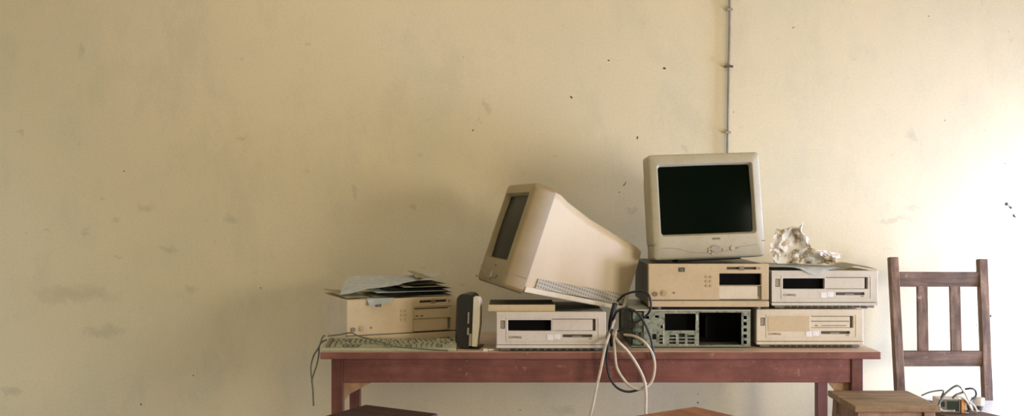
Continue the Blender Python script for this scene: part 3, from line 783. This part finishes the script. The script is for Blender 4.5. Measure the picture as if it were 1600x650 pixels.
# ---------------------------------------------------------------- papers
def sheet(name, corners, mat, label, cat='paper', group=None, bend=0.0, drop=None, nx=14, ny=10, thick=0.0006, wob=0.0015, seed=0):
    """corners: four world points (counter-clockwise)"""
    bm = bmesh.new(); c = [Vector(p) for p in corners]; V = {}
    for i in range(nx + 1):
        for j in range(ny + 1):
            u = i / nx; v = j / ny
            p = c[0] * (1 - u) * (1 - v) + c[1] * u * (1 - v) + c[2] * u * v + c[3] * (1 - u) * v
            p.z += bend * math.sin(PI * u) + wob * noise.noise(Vector((u * 3 + seed, v * 3, seed * 1.7)))
            if drop: p.z += drop(u, v)
            V[i, j] = bm.verts.new(p)
    for i in range(nx):
        for j in range(ny): bm.faces.new((V[i, j], V[i + 1, j], V[i + 1, j + 1], V[i, j + 1]))
    bmesh.ops.solidify(bm, geom=bm.faces[:], thickness=thick)
    o = link(name, bm, mat, None, smooth=True); tag(o, label, cat, group); return o
# case A top frame
TA = TZ + 0.003 + 0.163
ca, sa = math.cos(angA), math.sin(angA)
def onA(u, v, z): return Vector((ctr.x + u * ca - v * sa, ctr.y + u * sa + v * ca, TA + z))
gp = 'papers piled on the left computer'
# dark-covered booklets to the right, papers to the left
k = 0
stack = [(-0.10, 0.207, 0.02, 0.27, 'paper_old', 0.0045), (-0.055, 0.212, 0.03, 0.26, 'paper_dark', 0.0125), (-0.09, 0.20, 0.035, 0.30, 'paper', 0.0200), (-0.04, 0.213, 0.06, 0.29, 'paper_dark', 0.0275), (0.02, 0.190, 0.05, 0.31, 'paper_old', 0.0350), (0.06, 0.205, 0.08, 0.28, 'paper_dark', 0.0425)]
names = ['yellowed booklet lowest in the pile on the left computer', 'dark booklet second from the bottom of the pile on the left computer', 'white booklet between two dark ones on the left computer',
         'dark booklet in the middle of the pile on the left computer', 'yellowed booklet near the top of the pile on the left computer', 'dark booklet on top of the pile at the right of the left computer']
for (u0, u1, v0, v1, mt_, z), nm in zip(stack, names):
    a = random.uniform(-0.02, 0.02)
    sheet('booklet', [onA(u0, v0 + a, z), onA(u1, v0 - a, z - 0.001), onA(u1, v1, z), onA(u0 + a, v1, z)], mt_, nm, 'booklet', gp, thick=0.0052, wob=0.0012, seed=k); k += 1
sheet('paper_sheet', [onA(-0.135, -0.016, 0.0025), onA(-0.045, -0.012, 0.0025), onA(-0.02, 0.030, 0.0018), onA(-0.16, 0.050, 0.0018)], 'paper_blue',
      'bluish paper corner hanging over the front edge of the left computer', 'paper', gp, seed=11, wob=0.0005, ny=24, drop=lambda u, v: -0.024 * max(0, 1 - v * 4.5) * (1 - 0.5 * u))
sheet('paper_sheet', [wp(531, 460.5, 3.70), wp(622, 445, 3.74), wp(690, 428.5, 4.03), wp(541, 433, 4.05)], 'paper',
      'large white sheet draped over the left side of the paper pile', 'paper', gp, seed=13, wob=0.005, bend=0.002)
sheet('paper_sheet', [onA(-0.200, 0.055, 0.0030), onA(-0.11, 0.06, 0.0045), onA(-0.11, 0.37, 0.0045), onA(-0.218, 0.37, 0.016)], 'paper_old',
      'yellowed sheet under the large white one at the left edge of the computer', 'paper', gp, seed=17, wob=0.0015)
sheet('paper_sheet', [onA(0.105, 0.16, 0.062), onA(0.165, 0.15, 0.060), onA(0.17, 0.30, 0.070), onA(0.11, 0.30, 0.085)], 'paper_old',
      'pale olive sheet curling up at the back of the paper pile', 'paper', gp, seed=19, wob=0.004)

# sheets and crumpled paper on the upper right computer
TC = TZ + 0.1378 + 0.1375
yC = 3.575
def onC(px, dy, z): return Vector((wx(px, yC), yC + dy, TC + z))
def dropC(u, v): return -0.026 * max(0, 1 - v * 12.0) * math.exp(-((u - 0.62) / 0.18) ** 2)
sheet('paper_sheet', [onC(1206, -0.012, 0.013), onC(1313, -0.012, 0.010), onC(1316, 0.2, 0.010), onC(1212, 0.22, 0.018)], 'paper',
      'white sheet lying flat under the crumpled paper, drooping over the front edge', 'paper', 'papers on the right computer', drop=dropC, seed=5, nx=24, ny=40)
sheet('card_folder', [onC(1319, 0.012, 0.0012), onC(1374, 0.012, 0.001), onC(1372, 0.24, 0.002), onC(1326, 0.24, 0.002)], 'paper_old',
      'tan card bulging on the right end of the upper right computer', 'folder', 'papers on the right computer', bend=0.016, seed=9, wob=0.0005, nx=20)
sheet('booklet', [onC(1208, 0.02, 0.0015), onC(1262, 0.02, 0.0015), onC(1266, 0.20, 0.0015), onC(1208, 0.20, 0.0015)], 'paper_dark',
      'thin dark booklet under the white sheet on the upper right computer', 'booklet', 'papers on the right computer', seed=21, thick=0.004, wob=0.0004)

def crumple(center, size, seed, label):
    rnd = random.Random(seed)
    bm = bmesh.new(); bmesh.ops.create_icosphere(bm, subdivisions=4, radius=1.0)
    planes = []
    for _ in range(14):
        n = Vector((rnd.gauss(0, 1), rnd.gauss(0, 1), rnd.gauss(0, 1))).normalized()
        planes.append((n, rnd.uniform(0.35, 0.75)))
    for v in bm.verts:
        p = v.co.copy()
        for n, d in planes:            # fold the paper over along random creases
            t_ = p.dot(n) - d
            if t_ > 0: p -= n * t_ * 1.7
        # creased facets: nearest of random cells sets the push
        q_ = v.co * 2.6 + Vector((seed * 3.1, 0, 0))
        dd, pp = noise.voronoi(q_)
        p += v.normal * ((dd[1] - dd[0]) * 0.36 - 0.08)
        v.co = Vector((p.x * size[0], p.y * size[1], p.z * size[2]))
    zmin = min(v.co.z for v in bm.verts)
    for v in bm.verts:
        v.co.z = max(v.co.z + 0.42 * size[2], 0.0)
    o = link('crumpled_paper', bm, 'crumple', None, loc=center, smooth=True, angle=16)
    tag(o, label, 'paper', 'crumpled papers beside the upright monitor'); return o
crumple((wx(1233, 3.72), 3.72, TC + 0.0175), (0.108, 0.085, 0.122), 3, 'large ball of crumpled white and brown paper right beside the upright monitor')
crumple((wx(1280, 3.68), 3.68, TC + 0.0175), (0.095, 0.06, 0.062), 8, 'smaller flattened piece of crumpled paper to the right of the large ball')

# ---------------------------------------------------------------- wall cable
q = bmesh.new(); tube(q, [(wx(1140.5, 4.19), 4.188, CZ - 0.005), (wx(1140.5, 4.19), 4.188, wz(0, 4.19)), (wx(1139, 4.19), 4.189, wz(110, 4.19)), (wx(1137, 4.19), 4.188, wz(235, 4.19)), (wx(1136, 4.19), 4.189, 0.95), (wx(1136, 4.19), 4.189, 0.62)], 0.0062, 8, 6)
wc = link('wall_cable', q, 'conduit', None, smooth=True); tag(wc, 'thin painted cable running straight down the wall above the upright monitor', 'cable')
for i, (px, py) in enumerate(((1140, 15), (1138.5, 104), (1137, 207))):
    q = bmesh.new(); p = wp(px, py, 4.19); wclip = 0.017 if i == 1 else 0.012
    box(q, p.x - wclip, p.x + wclip, 4.1795, 4.1815, p.z - 0.004, p.z + 0.004)
    box(q, p.x - wclip, p.x - 0.0075, 4.1815, 4.199, p.z - 0.004, p.z + 0.004); box(q, p.x + 0.0075, p.x + wclip, 4.1815, 4.199, p.z - 0.004, p.z + 0.004)
    link('cable_clip', q, 'dark_grey' if i == 1 else 'conduit', wc)

# ---------------------------------------------------------------- loose cables
def cable(pts, r, mat, label, group=None, n=8):
    q = bmesh.new(); tube(q, [wp(*p) for p in pts], r, n, 8)
    o = link('cable', q, mat, None, smooth='all'); tag(o, label, 'cable', group); return o
g = 'cables hanging between the middle computers'
cable([(965, 470, 3.62), (975, 461, 3.56), (990, 456, 3.50), (1006, 455, 3.48), (1015, 464, 3.47), (1017, 480, 3.47), (1010, 493, 3.48), (995, 503, 3.49), (975, 513, 3.50), (962, 519, 3.52)], 0.0042, 'cable_black',
      'black cable arching from the tilted monitor across the tan computer', g)
cable([(957, 500, 3.52), (966, 485, 3.47), (985, 483, 3.46), (1000, 494, 3.452), (1014, 520, 3.452), (1021, 550, 3.452), (1023, 580, 3.452), (1016, 598, 3.452), (1000, 608, 3.452), (980, 612, 3.452), (962, 604, 3.452), (951, 585, 3.452), (948, 560, 3.452), (950, 535, 3.452), (956, 515, 3.50)], 0.0042, 'cable_black',
      'long black cable looping below the table edge', g)
cable([(960, 500, 3.56), (955, 515, 3.52), (949, 532, 3.432), (945, 545, 3.432), (938, 580, 3.432), (932, 605, 3.432), (927, 630, 3.432), (920, 660, 3.432), (915, 700, 3.432)], 0.0050, 'cable_white',
      'cream cable hanging straight down in front of the apron, left of the loops', g)
cable([(963, 515, 3.53), (960, 532, 3.440), (961, 555, 3.440), (964, 575, 3.440), (974, 592, 3.440), (986, 604, 3.440), (1000, 608, 3.440), (1012, 603, 3.440), (1020, 592, 3.440), (1023, 570, 3.440), (1018, 550, 3.440), (1005, 533, 3.440), (990, 525, 3.47), (975, 523, 3.50)], 0.0048, 'cable_white',
      'cream cable making a full loop below the table edge', g)
cable([(957, 520, 3.50), (966, 534, 3.427), (980, 548, 3.427), (994, 568, 3.427), (1005, 590, 3.427), (1009, 610, 3.427), (1009, 640, 3.427), (1008, 680, 3.427), (1006, 740, 3.427)], 0.0052, 'cable_white',
      'cream cable crossing the loop and dropping behind the orange-brown stool', g)
q = bmesh.new()
tube(q, [wp(*p) for p in ((957, 541, 3.56), (956, 528, 3.57), (954, 510, 3.58), (957, 490, 3.58), (961, 474, 3.59))], 0.009, 8)
o = link('cable', q, 'cable_black', None, smooth='all'); tag(o, 'thick black cable bundle standing in the gap right of the pale grey computer', 'cable', g)
g = 'cables dangling off the left end of the table'
cable([(508, 524, 3.59), (504, 527, 3.585), (500, 538, 3.55), (496, 546, 3.52), (490, 556, 3.50), (486, 573, 3.50), (487, 590, 3.50), (489, 610, 3.50), (490, 634, 3.50)], 0.0032, 'cable_olive',
      'olive cable hanging off the left table end, its free end lowest', g)
cable([(510, 531, 3.62), (504, 534, 3.60), (499, 540, 3.56), (498, 554, 3.54), (495, 570, 3.513), (491, 582, 3.513), (488, 592, 3.513), (487, 598, 3.513)], 0.0028, 'cable_olive',
      'shorter olive cable strand looping at the left table end', g)
cable([(512, 525, 3.585), (530, 523, 3.583), (548, 520, 3.583), (560, 525, 3.56), (575, 529, 3.52), (600, 536, 3.475), (625, 542, 3.458), (680, 546.5, 3.456), (700, 547.5, 3.458)], 0.0026, 'cable_olive',
      'thin cable lying across the keyboard towards the table edge')

# ---------------------------------------------------------------- chair
ch = thing('wooden_chair', 'dark brown wooden slat-back chair against the wall at the right', 'chair', (1.727, 3.85, 0))
cx, cy = 1.727, 3.85
def L(x, y, z): return Vector((x - cx, y - cy, z))
SZ = 0.479
pl0, pl1 = L(wx(1407, 3.975), 3.975, 0), L(wx(1395, 4.05), 4.05, wz(402, 4.05))
pr0, pr1 = L(wx(1543, 3.975), 3.975, 0), L(wx(1534, 4.05), 4.05, wz(405, 4.05))
for (b0, t0) in ((pl0, pl1), (pr0, pr1)):
    q = bmesh.new()
    k0 = Vector((b0.x, b0.y, SZ - 0.03))
    beam(q, (b0.x, b0.y + 0.03, 0), k0, 0.036, 0.036); beam(q, k0, t0, 0.036, 0.032)
    link('back_post', q, 'chair_wood', ch, bevel=0.003)
def onpost(a, z):   # point along the post line at height z
    b0, t0 = (pl0, pl1) if a == 0 else (pr0, pr1)
    k0 = Vector((b0.x, b0.y, SZ - 0.03)); s = (z - k0.z) / (t0.z - k0.z); return k0.lerp(t0, s)
def rail(z0, z1, name):
    q = bmesh.new(); a = onpost(0, (z0 + z1) / 2); b_ = onpost(1, (z0 + z1) / 2)
    d = (b_ - a).normalized()
    beam(q, a + d * 0.014, b_ - d * 0.014, z1 - z0, 0.020)
    link(name, q, 'chair_rail', ch, bevel=0.002)
zt1, zt0 = wz(425, 4.04), wz(448, 4.035)
zb1, zb0 = wz(548, 4.0), wz(572, 4.0)
rail(zt0, zt1, 'crest_rail'); rail(zb0, zb1, 'lower_rail')
for pxa, pxb in ((1440.5, 1442), (1491.5, 1494)):
    q = bmesh.new(); yt = onpost(0, zt0).y + cy; yb = onpost(0, zb1).y + cy
    beam(q, L(wx(pxb, yb), yb, zb1 - 0.004), L(wx(pxa, yt), yt, zt0 + 0.004), 0.043, 0.012)
    link('back_slat', q, 'chair_wood', ch, bevel=0.002)
M['seat_glare'] = flat('glare_pale_seat_board', (0.78, 0.75, 0.70), 0.35)  # window glare on the seat is put into this pale colour
sL, sR = pl0.x, pr0.x
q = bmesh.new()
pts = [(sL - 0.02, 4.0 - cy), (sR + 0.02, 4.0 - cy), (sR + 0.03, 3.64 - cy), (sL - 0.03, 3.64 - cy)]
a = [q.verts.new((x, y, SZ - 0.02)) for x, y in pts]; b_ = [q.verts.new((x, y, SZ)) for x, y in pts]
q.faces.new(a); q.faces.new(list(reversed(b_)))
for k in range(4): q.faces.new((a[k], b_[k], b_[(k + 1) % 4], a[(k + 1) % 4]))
link('seat', q, 'seat_glare', ch, bevel=0.003, label='seat board, glare put into its pale colour')
for x in (sL - 0.008, sR + 0.008):
    link('front_leg', B(x - 0.018, x + 0.018, 3.665 - cy, 3.701 - cy, 0, SZ - 0.0205), 'chair_wood', ch, bevel=0.003)
link('seat_rail', B(sL + 0.012, sR - 0.012, 3.672 - cy, 3.692 - cy, SZ - 0.07, SZ - 0.021), 'chair_rail', ch)
for x in (sL, sR):
    link('side_rail', B(x - 0.010, x + 0.010, 3.702 - cy, 3.955 - cy, SZ - 0.07, SZ - 0.021), 'chair_rail', ch)
link('stretcher', B(sL + 0.010, sR - 0.010, 3.675 - cy, 3.691 - cy, 0.18, 0.21), 'chair_rail', ch)

# dark board lying askew on the seat, with the small unit and plug on it
A_ = Vector((wx(1452, 3.90), 3.90)); Bd = Vector((wx(1574, 3.58), 3.58)); e = (Bd - A_).normalized(); nrm = Vector((-e.y, e.x)) * -1
if nrm.x > 0: nrm = -nrm
q = bmesh.new()
c4 = [A_, Bd, Bd + nrm * 0.24, A_ + nrm * 0.24]
c4 = [A_ + nrm * 0.0, Bd, Bd + nrm * 0.22, A_ + nrm * 0.10]
a = [q.verts.new((p.x, p.y, SZ + 0.0005)) for p in c4]; b_ = [q.verts.new((p.x, p.y, SZ + 0.014)) for p in c4]
q.faces.new(a); q.faces.new(list(reversed(b_)))
for k in range(4): q.faces.new((a[k], b_[k], b_[(k + 1) % 4], a[(k + 1) % 4]))
o = link('wooden_board', q, 'chair_rail', None, bevel=0.002); tag(o, 'dark brown board lying askew on the chair seat', 'board')
BZ = SZ + 0.0145
t = thing('power_adapter', 'small beige box with dark green face and orange edge on the chair seat', 'power supply', (wx(1490, 3.66), 3.655, BZ), (0, 0, R(-6)))
link('shell', B(-0.055, 0.030, 0.004, 0.075, 0, 0.048), 'beige', t, bevel=0.003)
q = bmesh.new(); plate(q, -0.055, 0.024, 0, 0.048, 0, 0.004, [(-0.048, -0.034, 0.02, 0.040), (-0.026, 0.016, 0.005, 0.042)]); link('front_frame', q, 'slot', t, bevel=0.001)
link('dark_panel', B(-0.048, 0.016, 0.0025, 0.0038, 0.005, 0.042), 'green', t)
link('orange_edge', B(0.0245, 0.036, -0.004, 0.0038, 0, 0.048), 'orange', t, bevel=0.001, label='orange edge strip')
link('cream_edge', B(0.0365, 0.050, -0.004, 0.04, 0, 0.049), 'cream', t, bevel=0.001)
t = thing('power_plug', 'round beige plug standing beside the small box on the chair', 'plug', (wx(1528, 3.70), 3.70, BZ))
q = bmesh.new(); cyl(q, (0, 0, 0.018), (0, 0, 0.048), 0.021, 0.024, 24); link('plug_body', q, 'beige', t, bevel=0.004)
q = bmesh.new(); cyl(q, (0, 0, 0), (0, 0, 0.018), 0.015, 0.020, 20); link('plug_collar', q, 'dark_grey', t)
g = 'tangled cables on the chair'
cable([(1440, 618, 3.642), (1452, 613, 3.642), (1465, 610.5, 3.642), (1474, 611, 3.642), (1470, 622, 3.645)], 0.003, 'cable_olive', 'grey cable end poking out level over the weathered stool', g)
cable([(1468, 642, 3.63), (1466, 635, 3.63), (1473, 620, 3.635), (1484, 609, 3.64), (1494, 603, 3.638), (1501, 605, 3.642), (1505, 612, 3.650), (1494, 617, 3.642), (1488, 622, 3.645)], 0.0042, 'cable_olive', 'dark grey cable arching highest above the small box on the chair', g)
cable([(1466, 622, 3.64), (1470, 640, 3.635), (1482, 642, 3.63), (1492, 642, 3.62)], 0.0036, 'cable_white', 'pale cable curving down the left side of the small box', g)
cable([(1508, 608, 3.68), (1518, 607, 3.68), (1524, 610, 3.685), (1525, 618, 3.69), (1519, 625, 3.68), (1512, 632, 3.650), (1516, 642, 3.642), (1512, 642, 3.638)], 0.0038, 'cable_black', 'black cable curling above the round plug on the chair', g)
cable([(1500, 604, 3.642), (1508, 615, 3.642), (1514, 627, 3.642), (1522, 634, 3.638), (1526, 642, 3.638), (1524, 642, 3.64)], 0.0036, 'cable_white', 'pale cable running down in front of the round plug', g)
cable([(1490, 622, 3.64), (1500, 620, 3.64), (1510, 626, 3.64), (1520, 642, 3.645), (1530, 642, 3.64)], 0.0034, 'cable_white', 'pale cable lying across the top of the small box', g)

# ---------------------------------------------------------------- stools
def stool(label, X, Y, rotz, S, top, leg, hz, tilt=(0, 0)):
    t = thing('wooden_stool', label, 'stool', (X, Y, 0), (tilt[0], tilt[1], rotz), 'wooden stools in front of the table'); s = S / 2
    q = bmesh.new()
    for k in range(3):
        y0 = -s + k * S / 3; box(q, -s, s, y0 + 0.0004, y0 + S / 3 - 0.0004, hz - 0.020, hz)
    link('seat', q, top, t, bevel=0.003)
    for sx_ in (-1, 1):
        for sy_ in (-1, 1):
            q = bmesh.new(); beam(q, (sx_ * (s - 0.004), sy_ * (s - 0.004), 0), (sx_ * (s - 0.032), sy_ * (s - 0.032), hz - 0.0205), 0.036, 0.036)
            link('leg', q, leg, t, bevel=0.002)
    for sy_ in (-1, 1):
        link('apron', B(-s + 0.052, s - 0.052, sy_ * (s - 0.030) - 0.009, sy_ * (s - 0.030) + 0.009, hz - 0.075, hz - 0.0205), leg, t)
        link('apron', B(sy_ * (s - 0.030) - 0.009, sy_ * (s - 0.030) + 0.009, -s + 0.052, s - 0.052, hz - 0.075, hz - 0.0205), leg, t)
        link('stretcher', B(-s + 0.03, s - 0.03, sy_ * (s - 0.014) - 0.009, sy_ * (s - 0.014) + 0.009, 0.16, 0.19), leg, t)
    return t
SH = 0.61
def stool_from(apex_px, apex_py, ang, S, hz):
    """apex = rear corner; ang = direction (deg) of the edge going right from it"""
    Y = (H - hz) * F / (apex_py - 325); A = Vector((wx(apex_px, Y), Y))
    e1 = Vector((math.cos(R(ang)), math.sin(R(ang)))); e2 = Vector((e1.y, -e1.x))   # e2 towards the camera
    c = A + e1 * S / 2 + e2 * S / 2
    return c.x, c.y
x, y = stool_from(572, 632, -30, 0.28, SH)
stool('dark maroon stool, leftmost in front of the table', x, y, R(-30), 0.28, 'stool_maroon', 'stool_maroon', SH)
x, y = stool_from(1086, 635, -56, 0.27, SH)
stool('orange-brown stool, in the middle in front of the table', x, y, R(-56), 0.27, 'stool_orange', 'stool_orange', SH)
x, y = stool_from(1293, 610, 0, 0.277, SH)
stool('weathered olive-brown stool beside the right table leg', x, y - 0.0, 0, 0.277, 'stool_olive', 'stool_brown', SH)
